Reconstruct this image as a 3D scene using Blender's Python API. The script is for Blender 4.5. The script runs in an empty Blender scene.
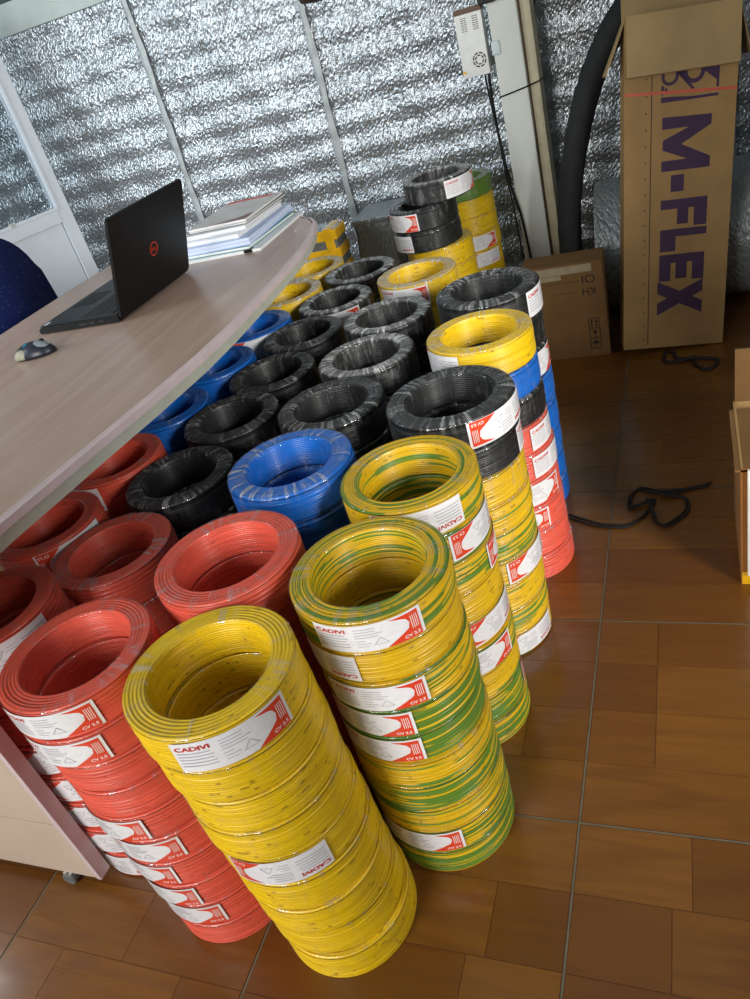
import bpy, bmesh, math, random
import numpy as np
from mathutils import Matrix, Vector
S = bpy.context.scene
COL = S.collection
PI = math.pi
rad = math.radians

# ------------------------------------------------------------------ camera, world, lights, exposure
F_PX = 772.26
PITCH, ROLL, YAW, CAM_H = 0.5554, -0.3051, -0.4743, 1.2678
cam_d = bpy.data.cameras.new('camera')
cam = bpy.data.objects.new('camera', cam_d); COL.objects.link(cam)
cam_d.sensor_fit = 'VERTICAL'; cam_d.sensor_height = 24.0
cam_d.lens = F_PX * 24.0 / 999.0
cam_d.clip_start = 0.02
cy, sy = math.cos(YAW), math.sin(YAW)
fw = Vector((sy*math.cos(PITCH), cy*math.cos(PITCH), -math.sin(PITCH)))
r0 = Vector((cy, -sy, 0)); u0 = r0.cross(fw)
cr, sr = math.cos(ROLL), math.sin(ROLL)
rr = r0*cr + u0*sr; uu = -r0*sr + u0*cr
M = Matrix((rr, uu, -fw)).transposed().to_4x4(); M.translation = Vector((0, 0, CAM_H))
cam.matrix_world = M
S.camera = cam

W = bpy.data.worlds.new('world'); S.world = W; W.use_nodes = True
bg = W.node_tree.nodes['Background']
bg.inputs['Color'].default_value = (0.80, 0.90, 1.0, 1); bg.inputs['Strength'].default_value = 0.10

def area(name, loc, target, sx, sy_, power, col):
    l = bpy.data.lights.new(name, 'AREA'); l.shape = 'RECTANGLE'; l.size = sx; l.size_y = sy_
    l.energy = power; l.color = col
    o = bpy.data.objects.new(name, l); COL.objects.link(o); o.location = loc
    d = Vector(target) - Vector(loc)
    o.rotation_euler = d.to_track_quat('-Z', 'Y').to_euler()
    return o
area('side_daylight', (2.7, -1.05, 1.85), (-0.45, 1.35, 0.30), .8, .9, 190, (1.0, 0.98, 0.94))
area('doorway_daylight', (-1.3, -1.75, 1.55), (-0.7, 1.0, 0.5), 1.2, 1.3, 66, (1.0, 0.98, 0.95))
area('window_daylight', (-3.1, 0.85, 1.5), (-2.1, 3.1, 0.9), 1.5, 1.0, 31, (0.86, 0.94, 1.0))

S.view_settings.view_transform = 'Standard'; S.view_settings.look = 'None'
S.view_settings.gamma = 1.0; S.view_settings.use_curve_mapping = False
S.view_settings.exposure = 0.16
S.cycles.transparent_max_bounces = 10
S.cycles.max_bounces = 7
random.seed(5)

# ------------------------------------------------------------------ materials
def s2l(c): return tuple((v/255/12.92 if v/255 <= .04045 else ((v/255+.055)/1.055)**2.4) for v in c)
class NT:
    def __init__(s, name):
        s.m = bpy.data.materials.new(name); s.m.use_nodes = True
        s.t = s.m.node_tree; s.t.nodes.clear()
        s.out = s.n('ShaderNodeOutputMaterial')
    def n(s, typ, **k):
        nd = s.t.nodes.new(typ)
        for a, v in k.items(): setattr(nd, a, v)
        return nd
    def l(s, a, b): s.t.links.new(a, b)
    def val(s, x, inp):
        if hasattr(x, 'is_linked'): s.l(x, inp)
        else: inp.default_value = x
    def math(s, op, a, b=0.0, c=None):
        nd = s.n('ShaderNodeMath', operation=op); s.val(a, nd.inputs[0]); s.val(b, nd.inputs[1])
        if c is not None: s.val(c, nd.inputs[2])
        return nd.outputs[0]
    def comb(s, x, y, z):
        nd = s.n('ShaderNodeCombineXYZ'); s.val(x, nd.inputs[0]); s.val(y, nd.inputs[1]); s.val(z, nd.inputs[2]); return nd.outputs[0]
    def noise(s, vec, scale=1.0, detail=2.0, rough=.5):
        nd = s.n('ShaderNodeTexNoise'); s.l(vec, nd.inputs['Vector']); nd.inputs['Scale'].default_value = scale
        nd.inputs['Detail'].default_value = detail; nd.inputs['Roughness'].default_value = rough
        return nd.outputs[0]
    def ramp(s, x, a, b, lo=0.0, hi=1.0):
        nd = s.n('ShaderNodeMapRange', interpolation_type='SMOOTHSTEP'); s.val(x, nd.inputs[0])
        for i, v in enumerate((a, b, lo, hi)): nd.inputs[1+i].default_value = v
        return nd.outputs[0]
    def mix(s, f, a, b):
        nd = s.n('ShaderNodeMix', data_type='RGBA'); s.val(f, nd.inputs[0])
        for v, i in ((a, 6), (b, 7)):
            if hasattr(v, 'is_linked'): s.l(v, nd.inputs[i])
            else: nd.inputs[i].default_value = (*v[:3], 1)
        return nd.outputs[2]
    def obj(s):
        return s.n('ShaderNodeTexCoord').outputs['Object']
    def info(s): return s.n('ShaderNodeObjectInfo')
    def bump(s, h, strength, dist=.001):
        nd = s.n('ShaderNodeBump'); s.l(h, nd.inputs['Height']); nd.inputs['Strength'].default_value = strength
        nd.inputs['Distance'].default_value = dist; return nd.outputs[0]
    def bsdf(s, col, rough=.5, metal=0.0, coat=0.0, coat_r=.1, normal=None, spec=None):
        p = s.n('ShaderNodeBsdfPrincipled')
        if hasattr(col, 'is_linked'): s.l(col, p.inputs['Base Color'])
        else: p.inputs['Base Color'].default_value = (*col[:3], 1)
        s.val(rough, p.inputs['Roughness']); s.val(metal, p.inputs['Metallic'])
        s.val(coat, p.inputs['Coat Weight']); p.inputs['Coat Roughness'].default_value = coat_r
        if spec is not None: p.inputs['Specular IOR Level'].default_value = spec
        if normal is not None: s.l(normal, p.inputs['Normal'])
        return p.outputs[0]
    def end(s, sh): s.l(sh, s.out.inputs['Surface']); return s.m

def plain(name, col, rough=.5, metal=0.0, coat=0.0, var=.08, scale=30, bump=.0, spec=None):
    t = NT(name); o = t.obj(); nz = t.noise(o, scale, 3)
    c = t.mix(t.ramp(nz, .3, .7), [v*(1-var) for v in col], [min(1, v*(1+var)) for v in col])
    nrm = t.bump(t.noise(o, scale*8, 2), bump, .002) if bump else None
    return t.end(t.bsdf(c, rough, metal, coat, normal=nrm, spec=spec))

def winding_mat(name, base, dark, dash=.55, second=None, rough=.42, coat=.25):
    """insulated wire laid in turns: one colour (or yellow and green) per turn, printed dashes"""
    t = NT(name); o = t.obj(); sp = t.n('ShaderNodeSeparateXYZ'); t.l(o, sp.inputs[0])
    x, y, z = sp.outputs[:3]
    ang = t.math('ARCTAN2', y, x); r = t.math('SQRT', t.math('ADD', t.math('MULTIPLY', x, x), t.math('MULTIPLY', y, y)))
    idx = t.math('ADD', t.math('FLOOR', t.math('DIVIDE', z, .00455)), t.math('MULTIPLY', t.math('FLOOR', t.math('DIVIDE', r, .0056)), 37.0))
    inf = t.info(); rnd = t.math('MULTIPLY', inf.outputs['Random'], 80.0)
    # wrap-free angular coordinates
    ca, sa = t.math('COSINE', ang), t.math('SINE', ang)
    v1 = t.comb(t.math('MULTIPLY', ca, 5.0), t.math('MULTIPLY', sa, 5.0), t.math('ADD', t.math('MULTIPLY', idx, 3.77), rnd))
    n1 = t.noise(v1, 1.0, 1.0)
    v2 = t.comb(t.math('MULTIPLY', ca, 1.3), t.math('MULTIPLY', sa, 1.3), t.math('ADD', t.math('MULTIPLY', idx, 1.93), rnd))
    n2 = t.noise(v2, 1.0, 2.0)
    c = t.mix(t.ramp(n2, .3, .7), [v*.86 for v in base], [min(1, v*1.08) for v in base])
    if second is not None:
        sc = t.n('ShaderNodeSeparateColor'); t.l(inf.outputs['Color'], sc.inputs[0])
        thr = sc.outputs[0]                     # how much green shows on this coil
        v3 = t.comb(t.math('MULTIPLY', ca, .38), t.math('MULTIPLY', sa, .38), t.math('ADD', t.math('MULTIPLY', idx, 1.73), t.math('MULTIPLY', rnd, 1.7)))
        n3 = t.noise(v3, 1.0, 1.0, .5)
        g = t.ramp(t.math('SUBTRACT', thr, n3), -.012, .012)
        c = t.mix(t.math('MULTIPLY', g, .92), c, second)
    d = t.math('MULTIPLY', t.ramp(n1, .67, .73), dash)
    c = t.mix(d, c, dark)
    dust = t.noise(o, 60.0, 3.0)
    c = t.mix(t.math('MULTIPLY', t.ramp(dust, .55, .8), .04), c, (.35, .32, .28))
    return t.end(t.bsdf(c, rough, 0, coat, .18))

def film_mat(name, base, amp, milk, freq=11.0, sheen=.45, top=0.0):
    """clear shrink film with milky folds and glints"""
    t = NT(name); o = t.obj(); sp = t.n('ShaderNodeSeparateXYZ'); t.l(o, sp.inputs[0])
    x, y, z = sp.outputs[:3]
    ang = t.math('ARCTAN2', y, x); r = t.math('SQRT', t.math('ADD', t.math('MULTIPLY', x, x), t.math('MULTIPLY', y, y)))
    inf = t.info(); rnd = t.math('MULTIPLY', inf.outputs['Random'], 60.0)
    ca, sa = t.math('COSINE', ang), t.math('SINE', ang)
    v = t.comb(t.math('MULTIPLY', ca, freq), t.math('MULTIPLY', sa, freq), t.math('ADD', t.math('MULTIPLY', t.math('ADD', r, z), 18.0), rnd))
    n1 = t.noise(v, 1.0, 4.0, .65)
    v2 = t.comb(t.math('MULTIPLY', ca, 2.2), t.math('MULTIPLY', sa, 2.2), t.math('ADD', t.math('MULTIPLY', z, 22.0), rnd))
    n2 = t.noise(v2, 1.0, 2.0)
    flat = t.ramp(z, .0705, .0738); topm = t.ramp(z, .066, .073, .25, 1.0)      # folds gather where the film is gathered over the rim
    streak = t.math('MULTIPLY', t.math('MULTIPLY', t.ramp(n1, .48, .66), t.ramp(n2, .36, .62, .15, 1.0)), topm)
    lw = t.n('ShaderNodeLayerWeight'); lw.inputs[0].default_value = .35
    fac = t.math('ADD', t.math('ADD', t.math('ADD', t.math('MULTIPLY', streak, amp), base), t.math('MULTIPLY', t.math('MULTIPLY', flat, t.ramp(n1, .35, .60, .5, 1.0)), top)), t.math('MULTIPLY', lw.outputs['Fresnel'], sheen*.35))
    nrm = t.bump(n1, .6, .004)
    gl = t.n('ShaderNodeBsdfGlossy'); gl.inputs['Color'].default_value = (.95, .97, 1, 1); gl.inputs['Roughness'].default_value = .10; t.l(nrm, gl.inputs['Normal'])
    df = t.n('ShaderNodeBsdfDiffuse'); df.inputs['Color'].default_value = (.84, .84, .82, 1)
    m1 = t.n('ShaderNodeMixShader'); m1.inputs[0].default_value = milk; t.l(gl.outputs[0], m1.inputs[1]); t.l(df.outputs[0], m1.inputs[2])
    tr = t.n('ShaderNodeBsdfTransparent'); tr.inputs[0].default_value = (.97, .97, .97, 1)
    m2 = t.n('ShaderNodeMixShader'); t.l(t.math('MINIMUM', fac, .9), m2.inputs[0]); t.l(tr.outputs[0], m2.inputs[1]); t.l(m1.outputs[0], m2.inputs[2])
    return t.end(m2.outputs[0])

def foil_mat(name, scale=120.0, tint=(.86, .88, .90), strength=1.0, rough=.30, metal=.7):
    t = NT(name); o = t.obj()
    mp = t.n('ShaderNodeMapping'); t.l(o, mp.inputs[0]); mp.inputs['Scale'].default_value = (1.25, 1.0, .75); 
    vo = t.n('ShaderNodeTexVoronoi'); t.l(mp.outputs[0], vo.inputs['Vector']); vo.inputs['Scale'].default_value = scale
    n1 = t.noise(mp.outputs[0], scale*.55, 4.0, .7)
    n2 = t.noise(o, 14.0, 3.0)
    hgt = t.math('ADD', t.math('MULTIPLY', vo.outputs['Distance'], .5), n1)
    nrm = t.bump(hgt, strength, .004)
    c = t.mix(t.ramp(n1, .35, .65), [v*.80 for v in tint], tint)
    return t.end(t.bsdf(c, rough, metal, normal=nrm))

def plank_mat(name):
    t = NT(name); o = t.obj(); inf = t.info()
    mp = t.n('ShaderNodeMapping'); t.l(o, mp.inputs[0]); mp.inputs['Scale'].default_value = (3.2, 60.0, 1.0)
    off = t.n('ShaderNodeVectorMath', operation='ADD'); t.l(mp.outputs[0], off.inputs[0])
    rn = t.math('MULTIPLY', inf.outputs['Random'], 90.0); t.l(t.comb(rn, rn, rn), off.inputs[1])
    g = t.noise(off.outputs[0], 1.0, 5.0, .6)
    w = t.n('ShaderNodeTexWave'); t.l(off.outputs[0], w.inputs[0]); w.inputs['Scale'].default_value = .22; w.inputs['Distortion'].default_value = 9.0; w.inputs['Detail'].default_value = 2
    a = t.mix(inf.outputs['Random'], s2l((103, 61, 19)), s2l((125, 81, 29)))
    b = t.mix(t.ramp(g, .35, .75), a, t.mix(.45, a, s2l((88, 52, 17))))
    c = t.mix(t.math('MULTIPLY', t.ramp(w.outputs[1], .75, 1.0), .28), b, s2l((88, 48, 18)))
    return t.end(t.bsdf(c, t.ramp(g, .2, .8, .24, .38), 0, .35, .14))

def card_mat(name, col):
    t = NT(name); o = t.obj()
    n = t.noise(o, 9.0, 3.0); w = t.n('ShaderNodeTexWave'); t.l(o, w.inputs[0]); w.inputs['Scale'].default_value = 45; w.bands_direction = 'X'
    c = t.mix(t.ramp(n, .3, .7), [v*.88 for v in col], [v*1.06 for v in col])
    nrm = t.bump(w.outputs[1], .08, .002)
    return t.end(t.bsdf(c, .75, normal=nrm, spec=.25))

def grain_mat(name, a, b, rough=.35):
    t = NT(name); o = t.obj(); mp = t.n('ShaderNodeMapping'); t.l(o, mp.inputs[0]); mp.inputs['Scale'].default_value = (28.0, 2.2, 8.0)
    n = t.noise(mp.outputs[0], 1.0, 4.0, .6)
    return t.end(t.bsdf(t.mix(t.ramp(n, .35, .7), a, b), rough, 0, .15, .25))

YEL = s2l((238, 197, 2)); RED = s2l((234, 94, 72)); BLU = s2l((4, 104, 200)); BLK = (.006, .0065, .007); GRN = s2l((72, 130, 38))
MW = {
 'yellow': winding_mat('yellow_wire', YEL, s2l((120, 84, 4)), .6, coat=.12),
 'red': winding_mat('red_wire', RED, s2l((120, 30, 22)), .28, coat=.16),
 'black': winding_mat('black_wire', BLK, (.003, .003, .003), .3, rough=.5, coat=.12),
 'blue': winding_mat('blue_wire', BLU, s2l((8, 40, 100)), .25),
 'stripe': winding_mat('green_yellow_wire', s2l((226, 182, 6)), s2l((92, 70, 4)), .55, second=GRN, coat=.14),
}
FILM = {'weak': film_mat('clear_film', .006, .30, .30, 9.0, .25, .02), 'streak': film_mat('creased_film', .006, .60, .45, 13.0, .22, .09), 'milk': film_mat('milky_film', .012, .90, .75, 10.0, .25, .33)}
M_LABEL = plain('label_paper', s2l((236, 236, 238)), .35, coat=.4, var=.03, scale=80)
M_LRED = plain('label_red_ink', s2l((226, 70, 40)), .38, coat=.4, var=.04, scale=80)
M_LTXT = plain('label_red_lettering', s2l((200, 44, 40)), .4, var=.03)
M_LWHT = plain('label_white_lettering', s2l((245, 240, 236)), .4, var=.02)
M_LGRY = plain('label_small_print', s2l((178, 178, 184)), .5, var=.1, scale=400)
M_FOIL = foil_mat('foil_insulation', 120.0, (.47, .51, .535), .6, .27, .80)
M_FOIL2 = foil_mat('crumpled_foil', 105.0, (.36, .40, .41), 1.0, .30, .45)
M_TAPE = plain('clear_seam_tape', (.38, .42, .43), .5, .2, .1, var=.12, scale=25)
M_AMBER = plain('amber_packing_tape', s2l((224, 172, 24)), .3, coat=.4, var=.15, scale=20)
M_PLANK = plank_mat('wood_look_plank'); M_GROUT = plain('grout', s2l((104, 98, 80)), .7, var=.12)
M_SUB = plain('tile_edge', s2l((84, 46, 22)), .5)
M_CARD = card_mat('corrugated_card', s2l((156, 124, 80))); M_CARD2 = card_mat('dull_card', s2l((116, 86, 52)))
M_CARDIN = card_mat('card_flap', s2l((164, 138, 96)))
M_PURP = plain('purple_ink', s2l((56, 28, 62)), .6, var=.1); M_INK = plain('dark_ink', s2l((36, 28, 24)), .7)
M_RTAPE = plain('red_strip', s2l((196, 86, 62)), .5)
M_GTAPE = plain('dull_grey_tape', s2l((150, 138, 112)), .5, var=.12)
M_WHITE = plain('white_aluminium', s2l((214, 222, 230)), .35, var=.03, scale=8)
M_BEAM = plain('painted_beam', s2l((176, 188, 184)), .5, var=.06, scale=8)
M_SHEET = plain('roof_sheet', s2l((150, 164, 168)), .4, .3, var=.08, scale=5)
M_COLUMN = plain('column_paint', s2l((208, 212, 204)), .45, var=.04, scale=6); M_BEIGE = plain('beige_trunking', s2l((190, 180, 150)), .5)
M_STEEL = plain('grey_steel', s2l((196, 198, 194)), .4, .25, var=.04); M_BROWN = plain('brown_terminal_and_shade', s2l((96, 66, 44)), .5)
M_BLACK = plain('black_plastic', (.0045, .0048, .005), .45, var=.1, spec=.25); M_RUBBER = plain('black_foam_rubber', (.009, .010, .011), .8, var=.15, bump=.3)
M_ROPE = plain('black_cord', (.012, .010, .010), .7, var=.2, scale=200)
M_DESK = grain_mat('desk_laminate', s2l((178, 150, 134)), s2l((190, 164, 149))); M_PINK = plain('pale_pink_edge', s2l((208, 190, 192)), .4, var=.03)
M_GREENISH = plain('pale_green_edge', s2l((184, 186, 172)), .45, var=.04)
M_CASTER = plain('dull_caster', s2l((104, 106, 104)), .5)
M_PANEL = plain('panel_laminate', s2l((196, 178, 160)), .4, var=.05, scale=6)
M_NAVY = None
def navy():
    t = NT('navy_fabric'); o = t.obj(); vo = t.n('ShaderNodeTexVoronoi'); t.l(o, vo.inputs[0]); vo.inputs['Scale'].default_value = 60
    c = t.mix(t.ramp(vo.outputs['Distance'], .10, .16), s2l((70, 92, 140)), s2l((24, 36, 88)))
    return t.end(t.bsdf(c, .9, spec=.2))
M_NAVY = navy()
def glass():
    t = NT('window_glass'); g = t.n('ShaderNodeBsdfGlossy'); g.inputs['Roughness'].default_value = .03
    tr = t.n('ShaderNodeBsdfTransparent'); tr.inputs[0].default_value = (.92, .95, .97, 1)
    m = t.n('ShaderNodeMixShader'); m.inputs[0].default_value = .08; t.l(tr.outputs[0], m.inputs[1]); t.l(g.outputs[0], m.inputs[2]); return t.end(m.outputs[0])
M_GLASS = glass()

# ------------------------------------------------------------------ builders
def mesh(name, v, f, mat=None, smooth=False):
    me = bpy.data.meshes.new(name); me.from_pydata([tuple(p) for p in v], [], [tuple(q) for q in f])
    if mat: me.materials.append(mat)
    if smooth: me.polygons.foreach_set('use_smooth', [True]*len(me.polygons))
    me.update(); return me
def link(name, me, parent=None, loc=None, rot=None):
    o = bpy.data.objects.new(name, me); COL.objects.link(o); o.parent = parent
    if loc is not None: o.location = loc
    if rot is not None: o.rotation_euler = rot
    return o
def thing(name, label, cat, loc=(0, 0, 0), rotz=0.0, group=None):
    o = bpy.data.objects.new(name, None); COL.objects.link(o); o.empty_display_size = .05
    o.location = loc; o.rotation_euler = (0, 0, rotz); return tag(o, label, cat, group)
def tag(o, label, cat, group=None):
    o['label'] = label; o['category'] = cat
    if group: o['group'] = group
    return o
class MB:
    """collects shapes into one bmesh"""
    def __init__(s): s.b = bmesh.new()
    def box(s, lo, hi, bev=0.0, mat=None):
        vs = [(x, y, z) for x in (lo[0], hi[0]) for y in (lo[1], hi[1]) for z in (lo[2], hi[2])]
        if mat is not None: vs = [mat @ Vector(p) for p in vs]
        v = [s.b.verts.new(p) for p in vs]
        fs = [s.b.faces.new([v[i] for i in q]) for q in ((0, 1, 3, 2), (4, 6, 7, 5), (0, 4, 5, 1), (2, 3, 7, 6), (0, 2, 6, 4), (1, 5, 7, 3))]
        if bev > 0:
            es = list({e for f in fs for e in f.edges})
            bmesh.ops.bevel(s.b, geom=es, offset=bev, segments=2, affect='EDGES', profile=.7)
        return s
    def prism(s, pts, z0, z1, axis='z', bev=0.0):
        def P(p, h): return {'z': (p[0], p[1], h), 'y': (p[0], h, p[1]), 'x': (h, p[0], p[1])}[axis]
        a = [s.b.verts.new(P(p, z0)) for p in pts]; c = [s.b.verts.new(P(p, z1)) for p in pts]; n = len(pts)
        top = s.b.faces.new(c); s.b.faces.new(a[::-1])
        for i in range(n): s.b.faces.new((a[i], a[(i+1) % n], c[(i+1) % n], c[i]))
        if bev > 0: bmesh.ops.bevel(s.b, geom=list(top.edges), offset=bev, segments=2, affect='EDGES')
        return s
    def tube(s, path, r, seg=8, caps=True, flat=1.0):
        path = [Vector(p) for p in path]; rings = []
        d0 = None
        for i, p in enumerate(path):
            d = (path[min(i+1, len(path)-1)] - path[max(i-1, 0)]).normalized()
            if d0 is None:
                up = Vector((0, 0, 1)) if abs(d.z) < .9 else Vector((0, 1, 0)); a = d.cross(up).normalized()
            else: a = (a - d*a.dot(d)).normalized()
            d0 = d; b = a.cross(d)
            ri = r[i] if isinstance(r, (list, tuple)) else r
            rings.append([s.b.verts.new(p + a*ri*math.cos(2*PI*k/seg) + b*ri*flat*math.sin(2*PI*k/seg)) for k in range(seg)])
        for q, w in zip(rings, rings[1:]):
            for k in range(seg): s.b.faces.new((q[k], q[(k+1) % seg], w[(k+1) % seg], w[k]))
        if caps: s.b.faces.new(rings[0][::-1]); s.b.faces.new(rings[-1])
        return s
    def lathe(s, prof, seg=24, ctr=(0, 0, 0), close=False):
        rings = [[s.b.verts.new((ctr[0]+r*math.cos(2*PI*k/seg), ctr[1]+r*math.sin(2*PI*k/seg), ctr[2]+z)) for k in range(seg)] for r, z in prof]
        for q, w in zip(rings, rings[1:]):
            for k in range(seg): s.b.faces.new((q[k], q[(k+1) % seg], w[(k+1) % seg], w[k]))
        if close: s.b.faces.new(rings[0][::-1]); s.b.faces.new(rings[-1])
        return s
    def mesh(s, name, mat, smooth=False):
        bmesh.ops.recalc_face_normals(s.b, faces=s.b.faces[:])
        me = bpy.data.meshes.new(name); s.b.to_mesh(me); s.b.free(); me.materials.append(mat)
        if smooth: me.polygons.foreach_set('use_smooth', [True]*len(me.polygons))
        return me
    def build(s, name, mat, parent=None, smooth=False, **k): return link(name, s.mesh(name, mat, smooth), parent, **k)
def spline(pts, n=8):
    pts = [Vector(p) for p in pts]; out = []
    for i in range(len(pts)-1):
        p0, p1, p2, p3 = pts[max(i-1, 0)], pts[i], pts[i+1], pts[min(i+2, len(pts)-1)]
        for k in range(n):
            t = k/n; out.append(.5*((2*p1)+(-p0+p2)*t+(2*p0-5*p1+4*p2-p3)*t*t+(-p0+3*p1-3*p2+p3)*t**3))
    return out+[pts[-1]]
def text2d(txt, height, width=None, offset=.02):
    """letter outlines as flat triangles, centred on the origin"""
    cu = bpy.data.curves.new('lettering', 'FONT'); cu.body = txt; cu.size = 1.0; cu.offset = offset; cu.resolution_u = 3
    o = bpy.data.objects.new('lettering', cu); COL.objects.link(o)
    dg = bpy.context.evaluated_depsgraph_get(); me = bpy.data.meshes.new_from_object(o.evaluated_get(dg))
    v = np.array([p.co[:2] for p in me.vertices]); f = [tuple(p.vertices) for p in me.polygons]
    bpy.data.objects.remove(o); bpy.data.curves.remove(cu); bpy.data.meshes.remove(me)
    lo, hi = v.min(0), v.max(0); v = v-(lo+hi)/2; k = height/(hi[1]-lo[1]); kx = k if width is None else width/(hi[0]-lo[0])
    return v*np.array([kx, k]), f

# ------------------------------------------------------------------ the setting
WALL_Y = 3.42
floor_base = MB().box((-3.7, -.75, -.06), (1.45, 3.56, -.0012)).build('floor', M_GROUT); floor_base['kind'] = 'structure'
T = .505; GX, GY = -.217, .800; ROWS = 4
rnd = random.Random(11)
plank_cache = {}
def plank_mesh(w, d):
    k = (round(w, 3), round(d, 3))
    if k not in plank_cache:
        plank_cache[k] = MB().box((-w/2, -d/2, -.0035), (w/2, d/2, 0), .0).mesh('plank', M_PLANK)
    return plank_cache[k]
tile_me = MB().box((-T/2+.002, -T/2+.002, -.010), (T/2-.002, T/2-.002, -.0007)).mesh('tile', M_SUB)
SPL = (.24, .30, .36, .5, .62, .70, .76)
for i in range(-6, 4):
    for j in range(-2, 6):
        cx, cy_ = GX+(i+.5)*T, GY+(j+.5)*T
        if cy_+T/2 > 3.5 or cx+T/2 > 1.4: continue
        # planks singly where the floor shows large in view; elsewhere a plain tile
        near = (-1 <= i <= 1 and -2 <= j <= 4) or (-4 <= i <= -2 and -2 <= j <= 0)
        t = link('tile', tile_me, floor_base, (cx, cy_, 0))
        if near:
            for q in range(ROWS):
                d = (T-.005)/ROWS; yc = -T/2+.0025+d*(q+.5); L = T-.005
                s_ = rnd.choice(SPL); cuts = [0, s_, 1] if rnd.random() < .8 else [0, .24, .76, 1]
                for a, b in zip(cuts, cuts[1:]):
                    link('plank', plank_mesh((b-a)*L-.0012, d-.0012), t, (-L/2+(a+b)/2*L, yc, 0))
        else:
            m_ = MB()
            for q in range(ROWS):
                d = (T-.005)/ROWS; yc = -T/2+.0025+d*(q+.5); L = T-.005; s_ = rnd.choice(SPL)
                for a, b in ((0, s_), (s_, 1)): m_.box((-L/2+a*L+.0006, yc-d/2+.0006, -.0035), (-L/2+b*L-.0006, yc+d/2-.0006, 0))
            m_.build('plank_surface', M_PLANK, t)

# back wall: corrugated sheet behind foil insulation sheets taped at the seams
wall = MB().box((-3.7, WALL_Y+.035, -.02), (1.17, WALL_Y+.09, 1.75)).build('wall_back', M_SHEET); wall['kind'] = 'structure'
frng = np.random.default_rng(8)
def foil_sheet(x0, x1, z0, z1, amp=.0030, per=.112):
    """bubble foil: corrugated by the sheet behind it and crinkled into small facets"""
    nx = max(4, int((x1-x0)/.0056)); nz = int((z1-z0)/.0085)
    x = np.linspace(x0, x1, nx+1)[None, :]+np.zeros((nz+1, 1)); z = np.linspace(z0, z1, nz+1)[:, None]+np.zeros((1, nx+1))
    y = WALL_Y + amp*np.sin(2*PI*z/per+.35*np.sin(x*3)) + .005*np.sin(x*7.3+z*4.1) + .0025*np.sin(x*23+z*17)
    y = y + frng.uniform(-1, 1, x.shape)*.00115 + frng.normal(0, .0006, x.shape)
    x = x.copy(); x[:, 1:-1] += frng.uniform(-.0018, .0018, (nz+1, nx-1))
    P = np.stack([x, y, z], -1).reshape(-1, 3)
    i, j = np.meshgrid(np.arange(nz), np.arange(nx), indexing='ij'); q = (i*(nx+1)+j).ravel()
    F = np.stack([q, q+1, q+nx+2, q+nx+1], -1)
    me = bpy.data.meshes.new('foil_sheet'); me.vertices.add(len(P)); me.vertices.foreach_set('co', P.ravel())
    me.loops.add(F.size); me.loops.foreach_set('vertex_index', F.ravel().astype(np.int32))
    me.polygons.add(len(F)); me.polygons.foreach_set('loop_start', np.arange(0, F.size, 4, dtype=np.int32))
    me.polygons.foreach_set('use_smooth', np.zeros(len(F), dtype=bool)); me.materials.append(M_FOIL); me.update(); me.validate()
    return link('foil_sheet', me, wall)
seams = [-3.7, -2.97, -2.19, -1.41, -.63, .15, .80, 1.09]
for a, b in zip(seams, seams[1:]): foil_sheet(a, b, -.01, 1.66)
for x in seams[1:-1]:
    v = []; f = []
    for k in range(61):
        z = k/60*1.6; y = WALL_Y-.019+.002*math.sin(z*57)
        w = .021+.004*math.sin(z*19+x*5)
        v += [(x-w*.75+.01*math.sin(z*2.3+x), y+.006, z), (x+.01*math.sin(z*2.3+x), y-.003, z), (x+w*.75+.01*math.sin(z*2.3+x), y+.006, z)]
        if k: q = 3*k; f += [(q-3, q-2, q+1, q), (q-2, q-1, q+2, q+1)]
    link('seam_tape', mesh('seam_tape', v, f, M_TAPE, True), wall)
beam = MB().box((-3.7, WALL_Y-.035, 1.548), (1.09, WALL_Y+.035, 1.665), .004).build('trim_1', M_BEAM); beam['kind'] = 'structure'
# sloping corrugated roof, ribs along the back wall
v = []; f = []; NY = 150
for k in range(NY+1):
    y = WALL_Y+.05-k/NY*3.6; z = 1.675+(WALL_Y-y)*.30+.012*(1 if (k % 6) in (0, 1) else 0)
    v += [(-3.7, y, z), (1.20, y, z)]
    if k: q = 2*k; f.append((q-2, q-1, q+1, q))
n0 = len(v)
v += [(p[0], p[1], p[2]+.01) for p in v]
f += [tuple(i+n0 for i in q[::-1]) for q in f]
ceil = link('ceiling', mesh('ceiling', v, f, M_SHEET)); ceil['kind'] = 'structure'
M_WALL = plain('dull_wall', s2l((150, 146, 138)), .8)
wr = MB().box((1.10, .86, -.02), (1.16, 3.5, 2.6)).box((1.10, -.12, -.02), (1.16, .86, .70)).box((1.10, -.75, -.02), (1.16, -.12, 2.6)).build('shading_wall_right', M_WALL); wr['kind'] = 'structure'  # unseen wall added to shade the back right, opening shaped for the side light

# glazed door standing ajar in front of the foil, left
door = bpy.data.objects.new('door_1', None); COL.objects.link(door); door['kind'] = 'structure'
door.location = (-2.756, 3.20, 0); door.rotation_euler = (0, 0, math.atan2(-.941, -.337))   # local +x runs back towards the camera side
DW, DH = .86, 1.60
MB().box((0, -.02, .01), (.068, .02, DH), .003).box((DW-.068, -.02, .01), (DW, .02, DH), .003).box((.068, -.02, DH-.07), (DW-.068, .02, DH), .003).box((.068, -.02, .01), (DW-.068, .02, .10), .003).build('door_frame', M_WHITE, door)
MB().box((.068, -.024, .775), (DW-.068, .024, .835), .006).build('door_rail', M_WHITE, door)
MB().box((.074, -.012, .10), (DW-.068, .012, .775)).build('door_panel', M_WHITE, door)
MB().box((.068, -.003, .835), (DW-.068, .003, DH-.07)).build('pane', M_GLASS, door)
MB().box((.30, .020, .838), (.325, .034, .856), .003).build('catch', M_STEEL, door)
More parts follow.
